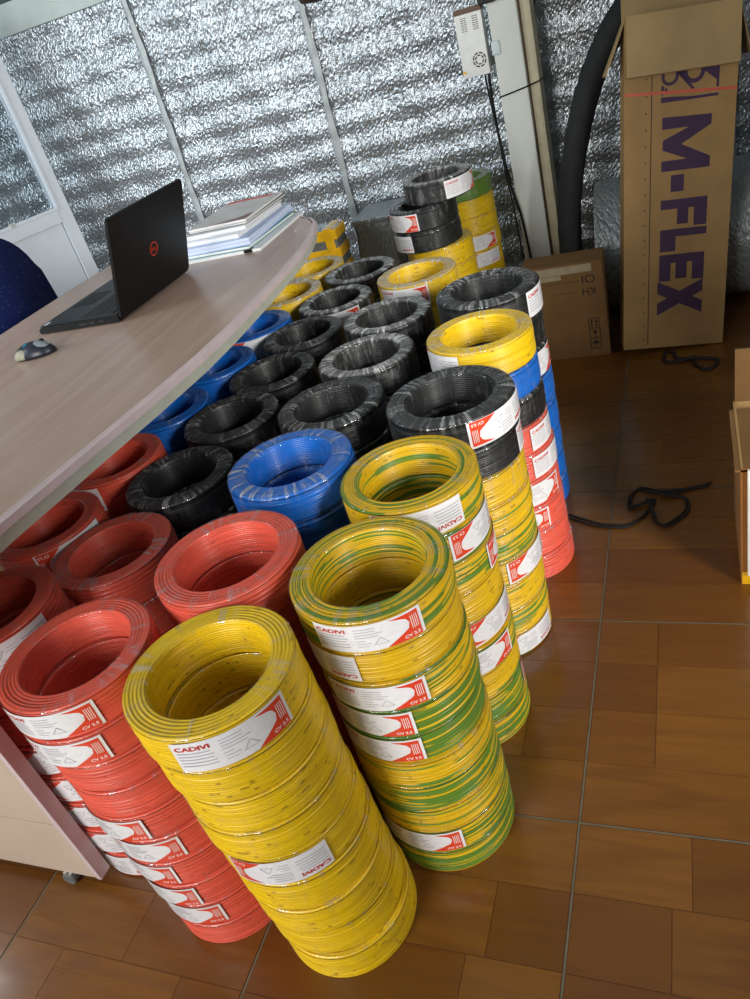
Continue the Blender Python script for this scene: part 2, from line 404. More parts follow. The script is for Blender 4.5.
MB().box((.058, .018, .83), (.068, .028, DH-.07)).box((.068, .018, .835), (DW-.068, .030, .848)).build('glazing_bead', M_WHITE, door)

# ------------------------------------------------------------------ cable coils
R0, RI, H0 = .1218, .0880, .0735
def coil_profile(seed, corner, ri):
    g = np.random.default_rng(seed); pts = []
    nT, nR = 16, 6; pit = H0/nT
    def scallop(n, length, amp):
        out = []
        for i in range(n):
            a = amp*g.uniform(.7, 1.25); j = g.normal(0, .00035)
            for k in range(4):
                s = k/4; out.append(((i+s)/n*length, -a*(1-math.sin(PI*s)**.6) + j))
        return out
    for s, d in scallop(nT, H0, .0013):        # outer side, upward
        e = min(s, H0-s); c = corner-math.sqrt(max(0, corner**2-(corner-min(e, corner))**2))
        pts.append((R0+d-c, s))
    for s, d in scallop(nR, R0-ri, .0016):     # top, inward
        x = R0-s; e = min(s, R0-ri-s); c = corner-math.sqrt(max(0, corner**2-(corner-min(e, corner))**2))
        pts.append((x, H0+d-c*.8))
    for s, d in scallop(nT, H0, .0013):        # inner side, downward
        e = min(s, H0-s); c = corner-math.sqrt(max(0, corner**2-(corner-min(e, corner))**2))
        pts.append((ri-d+c*.6, H0-s))
    for s, d in scallop(nR, R0-ri, .0012):
        e = min(s, R0-ri-s); c = corner-math.sqrt(max(0, corner**2-(corner-min(e, corner))**2))
        pts.append((ri+s, -d*.3+c*.6))
    return np.array(pts)
def revolve(name, prof, seg, mat, close, wob=.0006, seed=0, ripple=0.0):
    g = np.random.default_rng(seed); n = len(prof); a = np.linspace(0, 2*PI, seg, endpoint=False)
    r = prof[None, :, 0]+wob*np.sin(a*2+g.uniform(0, 6))[:, None]+wob*.6*np.sin(a*3+g.uniform(0, 6))[:, None]
    z = prof[None, :, 1]+np.zeros((seg, 1))
    if ripple:
        rp = sum(np.sin(a*k+g.uniform(0, 6))*g.uniform(.4, 1) for k in (13, 21, 34, 47))*ripple
        r = r+rp[:, None]*.6; z = z+rp[:, None]*np.clip((prof[None, :, 1]-.04)/.03, 0, 1)
    P = np.stack([r*np.cos(a)[:, None], r*np.sin(a)[:, None], z], -1).reshape(-1, 3)
    i, j = np.meshgrid(np.arange(seg), np.arange(n if close else n-1), indexing='ij'); i = i.ravel(); j = j.ravel()
    i2 = (i+1) % seg; j2 = (j+1) % n
    F = np.stack([i*n+j, i2*n+j, i2*n+j2, i*n+j2], -1)
    me = bpy.data.meshes.new(name); me.vertices.add(len(P)); me.vertices.foreach_set('co', P.ravel())
    me.loops.add(F.size); me.loops.foreach_set('vertex_index', F.ravel().astype(np.int32))
    me.polygons.add(len(F)); me.polygons.foreach_set('loop_start', np.arange(0, F.size, 4, dtype=np.int32))
    me.polygons.foreach_set('use_smooth', np.ones(len(F), dtype=bool)); me.materials.append(mat); me.update(); me.validate(); return me
WIND = {}; FILMS = {}
for ci, c in enumerate(MW):
    soft = c in ('black', 'blue')
    for k in range(2):
        WIND[c, k] = revolve('winding', coil_profile(10*ci+k, .011 if soft else .0045, .083 if soft else RI), 80, MW[c], True, seed=ci*7+k)
def film_profile(soft):
    c = .012 if soft else .006; ri = (.083 if soft else RI)-.0010; ro = R0+.0010; top = H0+.0012; p = [(ro, .004)]
    for z in np.linspace(.012, top-c, 6): p.append((ro, z))
    for a in np.linspace(0, PI/2, 5)[1:]: p.append((ro-c+c*math.cos(a), top-c*.8+c*.8*math.sin(a)))
    for x in np.linspace(ro-c, ri+c, 4)[1:]: p.append((x, top))
    for a in np.linspace(0, PI/2, 5)[1:]: p.append((ri+c-c*math.sin(a), top-c*.8+c*.8*math.cos(a)))
    for z in np.linspace(top-c, .006, 5)[1:]: p.append((ri, z))
    return np.array(p)
for k in FILM:
    for soft in (False, True):
        FILMS[k, soft] = revolve('shrink_film', film_profile(soft), 110, FILM[k], False, wob=.0005, seed=3, ripple=.0004)

# paper label, bent round the coil; local +x faces out at its middle
LH, LL = .060, .162
def bend(u, v, off): a = u/(R0+.0022); r = R0+.0022+off; return (r*math.cos(a), r*math.sin(a), v)
def patch(fn_lo, fn_hi, rows, cols, off):
    V = []; Fc = []
    for i in range(rows+1):
        vv = i/rows; ua, ub, z = fn_lo(vv), fn_hi(vv), (vv-.5)*LH
        for j in range(cols+1): V.append(bend(ua+(ub-ua)*j/cols, z, off))
    for i in range(rows):
        for j in range(cols): q = i*(cols+1)+j; Fc.append((q, q+1, q+cols+2, q+cols+1))
    return V, Fc
V, Fc = patch(lambda v: -LL/2, lambda v: LL/2, 3, 26, 0.0); LAB_BASE = mesh('label', V, Fc, M_LABEL, True)
def nose(v):      # edge of the white field against the red corner
    pts = [(0, .020), (.12, .030), (.42, .058), (.62, .061), (.80, .056), (.93, .034), (1, .028)]
    for (a, x), (b, y) in zip(pts, pts[1:]):
        if v <= b: return x+(y-x)*(v-a)/(b-a)
    return pts[-1][1]
V, Fc = patch(lambda v: nose(.03+v*.91), lambda v: LL/2-.005, 16, 10, .0004)
V = [(p[0], p[1], p[2]*.92-.0018) for p in V]; LAB_RED = mesh('red_corner', V, Fc, M_LRED, True)
def bent_text(name, txt, h, w, u, v, mat, off=.0008, rot=0):
    P, Fq = text2d(txt, h, w)
    if rot: P = np.stack([P[:, 1]*-rot, P[:, 0]*rot], -1)
    return [bend(u+p[0], v+p[1], off) for p in P], Fq
V, Fc = bent_text('l', 'CADIVI', .0085, .046, -.053, .0185, None); LAB_TXT = mesh('brand_lettering', V, Fc, M_LTXT)
V, Fc = bent_text('l', 'CV 2.5', .0065, .024, .061, -.0215, None); LAB_SIZE = mesh('size_lettering', V, Fc, M_LWHT)
V = []; Fc = []
def bar(u0_, u1_, v0, v1):
    n = max(1, int((u1_-u0_)/.008)); b = len(V)
    for k in range(n+1): u = u0_+(u1_-u0_)*k/n; V.append(bend(u, v0, .0007)); V.append(bend(u, v1, .0007))
    for k in range(n): q = b+2*k; Fc.append((q, q+2, q+3, q+1))
g_ = random.Random(3)
for k in range(5): bar(-.076, -.076+g_.uniform(.04, .052), .008-k*.0065, .0098-k*.0065)
for k in range(4): bar(-.018, g_.uniform(.012, .024), .020-k*.0060, .0215-k*.0060)
for k in range(3): bar(-.018, g_.uniform(-.006, .002), -.006-k*.0062, -.0046-k*.0062)
bar(.006, .026, -.0168, -.0158); 
for a, b in (((.006, -.016), (.016, -.002)), ((.026, -.016), (.016, -.002))):    # outline of the warning triangle
    q = len(V); V += [bend(a[0], a[1], .0007), bend(a[0]+.0012, a[1], .0007), bend(b[0]+.0012, b[1], .0007), bend(b[0], b[1], .0007)]; Fc.append((q, q+1, q+2, q+3))
LAB_PRINT = mesh('small_print', V, Fc, M_LGRY)
V = []; Fc = []
for k in range(4): bar(.0632+k*.0030, .0642+k*.0030, -.010, .018)
LAB_PRINT2 = mesh('corner_print', V, Fc, M_LWHT)

ORD = ['topmost'] + [k+' down' for k in ('second', 'third', 'fourth', 'fifth', 'sixth', 'seventh', 'eighth', 'ninth', 'tenth')]
CNAME = {'yellow': 'yellow', 'red': 'red', 'black': 'black', 'blue': 'blue', 'stripe': 'green and yellow'}
crnd = random.Random(21)
def coil(color, x, y, z, R, h, ang, label, group, film=None, lab=None, green=.45, var=0, tilt=(0, 0)):
    t = thing('cable_coil', label, 'cable coil', (x, y, z), ang, group)
    t.rotation_euler = (tilt[0], tilt[1], ang)
    t.scale = (R/R0, R/R0, h/.0752)
    w = link('winding', WIND[color, var], t); w.color = (green, green, green, 1)
    if film: link('shrink_film', FILMS[film, color in ('black', 'blue')], t)
    if lab:
        th, flip = lab
        L = link('label', LAB_BASE, t, (0, 0, .0372), (PI if flip else 0, 0, rad(th)-ang)); L['label'] = 'white paper label with red corner and red lettering'
        for nm, me in (('red_corner', LAB_RED), ('brand_lettering', LAB_TXT), ('size_lettering', LAB_SIZE), ('small_print', LAB_PRINT), ('corner_print', LAB_PRINT2)): link(nm, me, L)
    return t
Y_, R_, K_, B_, G_ = 'yellow', 'red', 'black', 'blue', 'stripe'
# name: centre, rim height, radius | colours from the top | where | labels {index: (angle, upside down)} | films shown | extra
STACKS = [
 ('front', (-.615, .585, .601, .1215), [Y_]*9, 'the yellow stack nearest the camera', {0: (-50, 0), 4: (-72, 1)}, 9, 'weak', None),
 ('green2', (-.450, .791, .602, .1211), [G_]*10, 'the stack right of the nearest yellow one', {0: (-75, 0), 1: (-127, 1), 2: (-86, 0), 3: (-103, 0), 4: (-102, 0), 8: (-96, 0)}, 10, 'weak', (.46, .26, .42, .56, .56, .40, .50, .46, .50, .56)),
 ('green3', (-.459, 1.040, .600, .1209), [G_]*9, 'the second aisle stack behind the nearest yellow', {0: (-69, 1), 1: (-12, 1), 2: (22, 1), 4: (-23, 1), 5: (-49, 0), 7: (42, 1)}, 9, 'weak', (.40, .48, .44, .30, .42, .44, .30, .56, .52)),
 ('black4', (-.440, 1.288, .613, .1270), [K_]*2+[G_]*7, 'the third aisle stack with black on top', {0: (-26, 1), 1: (27, 0), 5: (-16, 1), 8: (-42, 1)}, 9, 'streak', (0, 0, .22, .34, .50, .34, .32, .48, .34)),
 ('yellow5', (-.434, 1.560, .621, .1166), [Y_, B_, K_]+[R_]*6, 'the fourth aisle stack with yellow on top', {0: (-139, 1), 3: (-4, 0), 4: (-10, 0), 5: (-49, 0), 6: (-76, 0)}, 9, 'streak', None),
 ('black6', (-.464, 1.815, .627, .1270), [K_]*3+[B_]*5, 'the farthest stack along the aisle edge', {0: (4, 0), 2: (-28, 0)}, 8, 'streak', None),
 ('red8', (-.869, .608, .593, .1194), [R_]*10, 'the front red stack beside the nearest yellow', {0: (-80, 0), 1: (-88, 0), 4: (-103, 0), 5: (-90, 0), 6: (-108, 0), 7: (-104, 0), 8: (-96, 0)}, 10, 'weak', None),
 ('red6', (-.707, .817, .604, .1223), [R_]*9, 'the red stack behind the nearest yellow one', {}, 3, 'weak', None),
 ('blue5', (-.709, 1.089, .607, .1227), [B_]*9, 'the blue stack in the middle', {}, 3, 'streak', None),
 ('black11', (-.738, 1.371, .577, .1220), [K_]*8, 'the black stack right behind the blue one', {}, 2, 'streak', None),
 ('black12', (-.736, 1.619, .573, .1213), [K_]*8, 'the black stack second behind the blue one', {}, 2, 'milk', None),
 ('black15', (-.756, 1.864, .574, .1219), [K_]*8, 'the black stack third behind the blue one', {}, 2, 'milk', None),
 ('yellow18', (-.760, 2.183, .571, .1213), [Y_]*8, 'the yellow stack beyond the middle black ones', {0: (-97, 0)}, 2, 'milk', None),
 ('red7', (-1.066, .936, .526, .1218), [R_]*7, 'the red stack in front of the first black one', {}, 2, 'streak', None),
 ('black9', (-1.047, 1.180, .535, .1234), [K_]*7, 'the black stack left of the middle blue one', {}, 2, 'streak', None),
 ('black10', (-1.040, 1.429, .539, .1214), [K_]*7, 'the left row second of its black stacks', {}, 2, 'streak', None),
 ('black13', (-1.040, 1.673, .533, .1204), [K_]*7, 'the left row third of its black stacks', {}, 2, 'streak', None),
 ('black14', (-1.046, 1.917, .535, .1212), [K_]*7, 'the left row fourth of its black stacks', {}, 2, 'streak', None),
 ('black16', (-1.035, 2.165, .534, .1206), [K_]*7, 'the left row fifth of its black stacks', {0: (-70, 0)}, 2, 'milk', None),
 ('black17', (-1.034, 2.412, .538, .1242), [K_]*7, 'the left row farthest of its black stacks', {}, 2, 'milk', None),
 ('red26', (-1.148, .706, .580, .1187), [R_]*8, 'the red stack behind the desk end panel', {0: (-38, 1), 3: (-68, 1), 4: (-66, 1), 5: (-78, 1), 6: (-78, 1), 7: (-92, 1)}, 8, 'weak', None),
 ('red25', (-1.300, 1.018, .534, .1200), [R_]*7, 'the red stack half under the desk edge', {0: (-28, 1)}, 1, 'weak', None),
 ('red24', (-1.288, 1.266, .536, .1205), [R_]*7, 'the farther red stack under the desk edge', {0: (-112, 1)}, 1, 'weak', None),
 ('blue22', (-1.288, 1.510, .535, .1210), [B_]*7, 'the nearest blue stack under the desk edge', {}, 1, 'weak', None),
 ('blue21', (-1.272, 1.766, .537, .1218), [B_]*7, 'the second blue stack under the desk edge', {}, 1, 'weak', None),
 ('blue23', (-1.267, 2.031, .537, .1218), [B_]*7, 'the farthest blue stack under the desk edge', {0: (-66, 1)}, 1, 'weak', None),
 ('yellow20', (-1.258, 2.283, .539, .1218), [Y_]*7, 'the nearer yellow stack at the desk tip', {}, 1, 'milk', None),
 ('yellow19', (-1.267, 2.532, .535, .1218), [Y_]*7, 'the farther yellow stack at the desk tip', {}, 1, 'milk', None),
 ('tallA', (-.803, 2.745, .718, .1216), [K_]*3+[Y_]*7, 'the tall stack near the white column', {0: (-27, 0), 1: (-122, 0), 2: (-140, 1)}, 5, 'milk', None),
 ('tallB', (-.825, 3.130, .610, .1210), [G_]+[Y_]*8, 'the stack behind the tall one at the wall', {3: (-60, 0), 4: (-56, 1)}, 5, 'milk', (.75,)+(0,)*8),
]
BASE_SHIFT = {'front': (.027, .005), 'yellow5': (.020, -.012), 'red8': (.051, -.010), 'red26': (.098, -.021), 'black4': (-.010, 0)}
for nm, (x, y, z, R, ), cols, where, labs, nf, film, green in STACKS:
    n = len(cols); h = z/n; bx, by = BASE_SHIFT.get(nm, (0, 0))
    for i, c in enumerate(cols):
        k = i/max(1, n-1); jx, jy = (0, 0) if i == 0 else (crnd.uniform(-.002, .002), crnd.uniform(-.002, .002))
        if nm == 'tallA' and i > 0: jx, jy = (-.056, -.048) if i < 3 else (-.03, -.03)
        if nm == 'front' and i == 8: jx += .004
        Rr = R*.995 if i == 0 else R*crnd.uniform(.975, .99)*(1-.03*k if nm in ('front', 'red8') else 1)
        lab_txt = f"{CNAME[c]} cable coil {ORD[i]} in {where}"
        f_ = film if i < nf else None
        if i > 0 and f_ in ('milk',): f_ = 'streak'
        coil(c, x+bx*k+jx, y+by*k+jy, z-h*(i+1), Rr, h, crnd.uniform(0, 6.28), lab_txt, 'cable coils in '+where, f_, labs.get(i), (green[i] if green else .45), i % 2)

# ------------------------------------------------------------------ desk
desk = thing('office_desk', 'beige laminate office desk with curved pale edge above the cable coils', 'desk', (-1.4, 1.4, 0))
def dl(p): return (p[0]+1.4, p[1]-1.4)
edge = [(-1.03, .30), (-1.022, .50), (-1.010, .72), (-.9985, .835), (-.986, .967), (-.970, 1.117), (-.957, 1.291), (-.9565, 1.44), (-.963, 1.58), (-.975, 1.77), (-.994, 1.956), (-1.018, 2.085), (-1.044, 2.185), (-1.066, 2.245), (-1.105, 2.305), (-1.175, 2.365), (-1.30, 2.40), (-1.5, 2.41), (-1.79, 2.41), (-1.832, 2.37), (-1.835, 2.0), (-1.84, .30)]
pts = [dl(p) for p in edge]
MB().prism(pts, .738, .756, bev=.0085).build('tabletop', M_DESK, desk)
ctr = np.mean(np.array(pts), 0)
def inset(d): return [tuple(np.array(p)+(ctr-np.array(p))/np.linalg.norm(ctr-np.array(p))*d) for p in pts]
# edging strip follows the curved edge
def ribbon(z0, z1, out):
    m_ = MB(); q = pts[:19]
    A = np.array(q); Tn = np.gradient(A, axis=0); N = np.stack([Tn[:, 1], -Tn[:, 0]], -1); N /= np.linalg.norm(N, axis=1)[:, None]
    o = A+N*out; i = A-N*.004
    vs = [[m_.b.verts.new((*p, z)) for p in arr] for arr, z in ((i, z1), (o, z1-.004), (o, z0), (i, z0))]
    for r1, r2 in zip(vs, vs[1:]+vs[:1]):
        for k in range(len(q)-1): m_.b.faces.new((r1[k], r1[k+1], r2[k+1], r2[k]))
    return m_
ribbon(.7385, .7572, .0075).build('pink_edging', M_PINK, desk)
MB().prism(inset(.003), .712, .7365).build('lower_layer', M_GREENISH, desk)
PX1 = -1.083
MB().box((-1.80+1.4, .552-1.4, .030), (PX1+1.4, .566-1.4, .712), .0015).build('end_panel', M_PINK, desk)
MB().box((-1.80+1.4, .540-1.4, .030), (PX1-.012+1.4, .5525-1.4, .200), .002).build('lower_front', M_PANEL, desk)
MB().box((-1.80+1.4, .540-1.4, .203), (PX1-.012+1.4, .5525-1.4, .712), .002).build('upper_front', M_PANEL, desk)
MB().box((PX1-.012+1.4, .538-1.4, .030), (PX1+1.4, .553-1.4, .712), .002).build('panel_edging', M_PINK, desk)
MB().box((-1.80+1.4, 2.28-1.4, 0), (-1.45+1.4, 2.305-1.4, .712), .002).build('far_end_panel', M_PANEL, desk)
for cx in (-1.17, -1.72):
    c_ = MB(); c_.lathe([(.001, -.008), (.014, -.008), (.0155, -.005), (.0155, .005), (.014, .008), (.001, .008)], 16)
    c_.build('caster', M_CASTER, desk, loc=(cx+1.4, .540-1.4, .0157), rot=(PI/2, 0, 0), smooth=False)
    MB().box((cx-.010+1.4, .536-1.4, .0285), (cx+.010+1.4, .560-1.4, .0305)).build('caster_plate', M_STEEL, desk)
ZT = .7562

# laptop
lap = thing('laptop', 'open black laptop on the desk with a round red emblem on its lid', 'laptop', (-1.36, 1.755, ZT))
MB().prism([(-.265, .003), (.004, .003), (.004, .021), (-.255, .0195), (-.265, .013)], -.182, .182, 'y').build('base', M_BLACK, lap)
M_KEYS = plain('key_tops', (.020, .020, .022), .5, var=.2, scale=200); M_DECK = plain('deck_grey', (.018, .0185, .021), .4, .2, var=.1)
MB().box((-.260, -.178, .0208), (-.004, .178, .0217)).build('palm_rest', M_DECK, lap)
kb = MB()
for a in range(6):
    for b in range(15):
        y0 = -.160+b*.0215; x0 = -.022-a*.0195; kb.box((x0-.016, y0, .0217), (x0, y0+.018, .0236))
kb = kb.build('keyboard', M_KEYS, lap)
MB().box((-.245, -.052, .0217), (-.172, .052, .0221)).build('touchpad', M_BLACK, lap)
MB().box((-.252, -.172, .0217), (-.242, -.150, .0221)).build('sticker', M_WHITE, lap)
for y in (-.13, .13): MB().tube([(0, y-.03, .024), (0, y+.03, .024)], .006, 10).build('hinge', M_BLACK, lap)
for k, (a, b) in enumerate(((-.06, -.045), (-.09, -.075), (-.125, -.10))): MB().box((a, -.1829, .009), (b, -.1815, .014)).build('port', M_KEYS, lap)
lean = math.atan2(.082, .232)
lid = bpy.data.objects.new('lid', None)
c, s = math.cos(lean), math.sin(lean)
LM = Matrix(((c, 0, s, .0085), (0, 1, 0, 0), (-s, 0, c, .009), (0, 0, 0, 1)))
def rrect(w0, w1, h0, h1, r, n=5):
    P = []
    for cx, cy_, a0 in ((w1-r, h1-r, 0), (w0+r, h1-r, 90), (w0+r, h0+r, 180), (w1-r, h0+r, 270)):
        P += [(cx+r*math.cos(rad(a0+90*k/n)), cy_+r*math.sin(rad(a0+90*k/n))) for k in range(n+1)]
    return P
lm_ = MB().prism(rrect(-.182, .182, 0, .254, .010), -.004, .004, 'x', .001).mesh('lid', M_BLACK); lm_.transform(LM); lid = link('lid', lm_, lap)
lm_ = MB().prism(rrect(-.172, .172, .03, .244, .002), -.0046, -.004, 'x').mesh('screen', plain('dark_screen', (.006, .006, .008), .12)); lm_.transform(LM); link('screen', lm_, lid)
M_EMB = plain('red_emblem', s2l((200, 52, 26)), .35, .3, var=.02)
em = MB(); EC = (0.006, .121)
n = 40
for k in range(n):
    a, b = 2*PI*k/n, 2*PI*(k+1)/n
    em.prism([(EC[0]+.0155*math.cos(a), EC[1]+.0155*math.sin(a)), (EC[0]+.0155*math.cos(b), EC[1]+.0155*math.sin(b)), (EC[0]+.0188*math.cos(b), EC[1]+.0188*math.sin(b)), (EC[0]+.0188*math.cos(a), EC[1]+.0188*math.sin(a))], .004, .0048, 'x')
m_ = em.mesh('emblem', M_EMB); m_.transform(LM); emb = link('emblem', m_, lid)
P, Fq = text2d('DELL', .0085, .026, .03)
m_ = mesh('emblem_lettering', [(.0049, EC[0]+p[0], EC[1]+p[1]) for p in P], Fq, M_EMB); m_.transform(LM); link('emblem_lettering', m_, lid)

# mouse
mo = thing('computer_mouse', 'small dark computer mouse with teal and silver top on the desk', 'mouse', (-1.516, 1.424, ZT), rad(13))
def dome(a, b, h, z0, seg=24, rows=7, x0=0):
    m_ = MB(); m_.lathe([(max(.001, math.cos(rad(90*k/rows)))*1.0, z0+h*math.sin(rad(90*k/rows))) for k in range(rows+1)], seg, close=True)
    for v_ in m_.b.verts: v_.co.x = v_.co.x*a*(1+.0*v_.co.x)+x0; v_.co.y *= b
    return m_
dome(.056, .032, .034, .002).build('body', plain('mouse_navy', (.012, .016, .026), .35), mo, True)
dome(.030, .022, .0250, .012, x0=.018).build('top_shell', plain('mouse_silver', s2l((150, 158, 164)), .3, .5), mo, True)
dome(.022, .0235, .0270, .0095, x0=-.012).build('teal_band', plain('mouse_teal', s2l((20, 110, 140)), .3), mo, True)
sp_ = dome(.026, .013, .022, .005, x0=-.024)
for v_ in sp_.b.verts: v_.co.y -= .0175
sp_.build('thumb_pad', plain('mouse_pad_grey', s2l((150, 150, 130)), .6), mo, True)
MB().tube([(.030, -.003, .033), (.030, .003, .033)], .006, 12).build('scroll_wheel', M_BLACK, mo)

# papers
def folder(label, cat, x0, x1, y0, y1, z, h, rot, cover, pages, name='folder', extra=None):
    t = thing(name, label, cat, ((x0+x1)/2, (y0+y1)/2, z), rad(rot), 'folders and papers stacked at the desk tip')
    w, d = (x1-x0)/2, (y1-y0)/2
    MB().box((-w, -d, 0), (w, d, .0012)).build('back_cover', cover, t)
    MB().box((-w+.004, -d+.003, .0013), (w-.003, d-.004, h-.0014)).build('pages', pages, t)
    MB().box((-w, -d, h-.0013), (w, d, h-.0002), .0004).build('front_cover', cover, t)
    if extra: extra(t, w, d, h)
    return t
def pages(name, a, b):
    t = NT(name); o = t.obj(); mp = t.n('ShaderNodeMapping'); t.l(o, mp.inputs[0]); mp.inputs['Scale'].default_value = (4, 4, 900)
    n = t.noise(mp.outputs[0], 1.0, 2.0); return t.end(t.bsdf(t.mix(t.ramp(n, .35, .65), a, b), .7))
P_WHITE = pages('white_pages', s2l((206, 208, 210)), s2l((240, 240, 240))); P_BLUE = pages('bluish_pages', s2l((176, 190, 222)), s2l((216, 224, 240)))
C_WHITE = plain('white_cover', s2l((226, 230, 234)), .4, var=.03); C_BLUE = plain('blue_clear_cover', s2l((164, 184, 226)), .3, var=.05)
C_TEAL = plain('teal_cover', s2l((36, 130, 120)), .4); C_MAG = plain('greyish_cover', s2l((196, 190, 186)), .35, var=.08, scale=12); C_DARK = plain('dark_cover', s2l((70, 66, 66)), .4)
C_RED = plain('red_print', s2l((200, 70, 56)), .4); C_MAROON = plain('maroon_print', s2l((110, 36, 42)), .4)
def clip(t, w, d, h): MB().box((w-.055, -d-.002, .0005), (w-.030, -d+.018, h+.001)).build('clip', M_BLACK, t)
zz = ZT
for args in (
  ('thin white folder at the bottom of the paper stack', 'folder', -1.420, -1.150, 2.018, 2.375, .008, 1.0, C_WHITE, P_WHITE, clip),
  ('teal edged folder second from bottom of the paper stack', 'folder', -1.416, -1.180, 2.030, 2.360, .010, -2.0, C_TEAL, P_WHITE, None),
  ('thick bluish document sleeve in the middle of the paper stack', 'folder', -1.426, -1.186, 2.032, 2.385, .022, 1.5, C_BLUE, P_BLUE, None),
  ('bundle of white papers above the bluish sleeve', 'papers', -1.425, -1.215, 2.050, 2.365, .014, -1.5, C_WHITE, P_WHITE, None),
  ('white stapled booklet just under the top magazines', 'booklet', -1.420, -1.210, 2.075, 2.375, .011, 2.0, C_WHITE, P_WHITE, None),
  ('dark edged booklet under the topmost magazine', 'booklet', -1.412, -1.202, 2.095, 2.385, .007, -1.0, C_DARK, P_WHITE, None)):
    lb, ct, x0, x1, y0, y1, h, rt, cv, pg, ex = args
    folder(lb, ct, x0, x1, y0, y1, zz, h, rt, cv, pg, {'folder': 'folder', 'papers': 'paper_bundle', 'booklet': 'booklet'}[ct], ex); zz += h
def mag(t, w, d, h):
    MB().box((-w+.004, d-.030, h-.0002), (w-.03, d-.004, h+.0002)).build('red_banner', C_RED, t)
    MB().prism([(-w*.2, -d+.004), (w-.004, -d+.004), (w-.004, -d+.075), (w*.55, -d+.03)], h-.0002, h+.0002).build('maroon_corner', C_MAROON, t)
folder('grey magazine with red banner on top of the paper stack', 'magazine', -1.412, -1.206, 2.090, 2.385, zz, .008, 1.0, C_MAG, P_WHITE, 'magazine', mag)
t = MB().box((-.06, -.045, 0), (.06, .045, .002)).build('paper_sheet', C_WHITE, None, loc=(-1.615, 1.99, ZT), rot=(0, 0, rad(10)))
tag(t, 'small white sheet lying on the desk behind the laptop', 'paper')

# office chair behind the desk
ch = thing('office_chair', 'navy blue fabric office chair behind the desk', 'chair', (-2.02, 1.975, 0))
bk = MB().prism([(p[0], p[1]) for p in rrect(-.215, .215, .50, .955, .17, 8)], -.030, .030, 'x', .012)
m_ = bk.mesh('backrest', M_NAVY, True); m_.transform(Matrix.Translation((-.09, 0, 0)) @ Matrix.Rotation(rad(-6), 4, 'Y') @ Matrix.Translation((.05, 0, 0))); link('backrest', m_, ch)
MB().prism(rrect(-.21, .23, -.23, .23, .08, 6), .42, .49, 'z', .02).build('seat', M_NAVY, ch, True)
MB().tube([(-.20, 0, .44), (-.25, 0, .48), (-.215, 0, .62)], .02, 8, flat=.5).build('back_support', M_BLACK, ch)
MB().lathe([(.028, .10), (.028, .26), (.018, .26), (.018, .42)], 14, close=True).build('gas_post', M_BLACK, ch)
for k in range(5):
    a = 2*PI*k/5+.3; p = (.26*math.cos(a), .26*math.sin(a))
    lg = MB().tube([(0, 0, .11), (p[0]*.6, p[1]*.6, .095), (p[0], p[1], .065)], [.022, .018, .014], 8).build('leg', M_BLACK, ch)
    MB().lathe([(.001, -.012), (.024, -.012), (.026, 0), (.024, .012), (.001, .012)], 14).build('wheel', M_BLACK, lg, loc=(p[0], p[1], .0265), rot=(PI/2, 0, a))

# ------------------------------------------------------------------ cartons
# tall carton leaning back at the wall
yaw, lean_, roll = .16, .152, .10
ex = Vector((math.cos(yaw), math.sin(yaw), 0)); nn = Vector((-math.sin(yaw), math.cos(yaw), 0))
ez = Vector((0, 0, 1))*math.cos(lean_)+nn*math.sin(lean_)
e1 = ex*math.cos(roll)-ez*math.sin(roll); e2 = ex*math.sin(roll)+ez*math.cos(roll); e3 = e1.cross(e2)
tall = thing('tall_carton', 'tall open cardboard carton with purple lettering leaning at the foil wall', 'carton')
MM = Matrix((e1, -e3, e2)).transposed().to_4x4(); MM.translation = Vector((-.23, 2.628, .033)); tall.matrix_world = MM
BW, BH, BD = .325, 1.003, .125; t_ = .005
MB().box((0, 0, 0), (BW, t_, BH)).build('front_panel', M_CARD, tall)
MB().box((0, BD-t_, 0), (BW, BD, BH)).build('back_panel', M_CARD, tall)
MB().box((0, t_, 0), (t_, BD-t_, BH)).build('side_panel', M_CARD, tall)
MB().box((BW-t_, t_, 0), (BW, BD-t_, BH)).build('side_panel', M_CARD, tall)
MB().box((t_, t_, 0), (BW-t_, BD-t_, t_)).build('bottom_panel', M_CARD, tall)
fl = MB().prism([(-.004, BH+.004), (-.010, BH+.010), (-.030, .850), (-.0255, .848), (-.008, .99)], .004, BW-.001, 'x').build('front_flap', M_CARDIN, tall)
MB().prism([(0, BH), (.004, BH+.006), (-.052, .864), (-.057, .866)], .006, BD-.008, 'y').build('side_flap', M_CARDIN, tall)
MB().prism([(BW, BH-.002), (BW-.003, BH+.003), (BW+.035, .87), (BW+.039, .872)], .010, BD-.006, 'y').build('side_flap', M_CARDIN, tall)
MB().prism([(BD, BH-.003), (BD-.004, BH+.004), (BD+.030, BH+.10), (BD+.034, BH+.098)], .003, BW-.003, 'x').build('back_flap', M_CARDIN, tall)
# purple letters, reading downwards
def glyph(polys, name='letter'):
    m_ = MB()
    for P in polys: m_.prism(P, -.0006, .0002, 'y')
    return m_.build(name, M_PURP, tall)
def G(u0_, u1_, v1, v0, strokes):   # letter frame: a runs down the carton (letter's left to right), b runs to the right (letter's up)
    return [[(u0_+(u1_-u0_)*b, v1-(v1-v0)*a) for a, b in st] for st in strokes]
glyph(G(.113, .257, .727, .570, [[(0, 0), (.22, 0), (.22, .999), (.04, 1)], [(.22, 1), (.52, .40), (.52, .02), (.42, .02), (.22, .55)], [(.52, .40), (.80, 1), (.80, .52), (.60, .02), (.52, .02)], [(.80, 0), (1, 0), (1, 1), (.80, 1)]]))
glyph(G(.143, .182, .557, .507, [[(0, 0), (1, 0), (1, 1), (0, 1)]]))
glyph(G(.114, .255, .484, .398, [[(0, 0), (.34, 0), (.34, 1), (0, 1)], [(.34, .72), (1, .72), (1, 1), (.34, 1)], [(.34, .36), (.90, .36), (.90, .60), (.34, .60)]]))
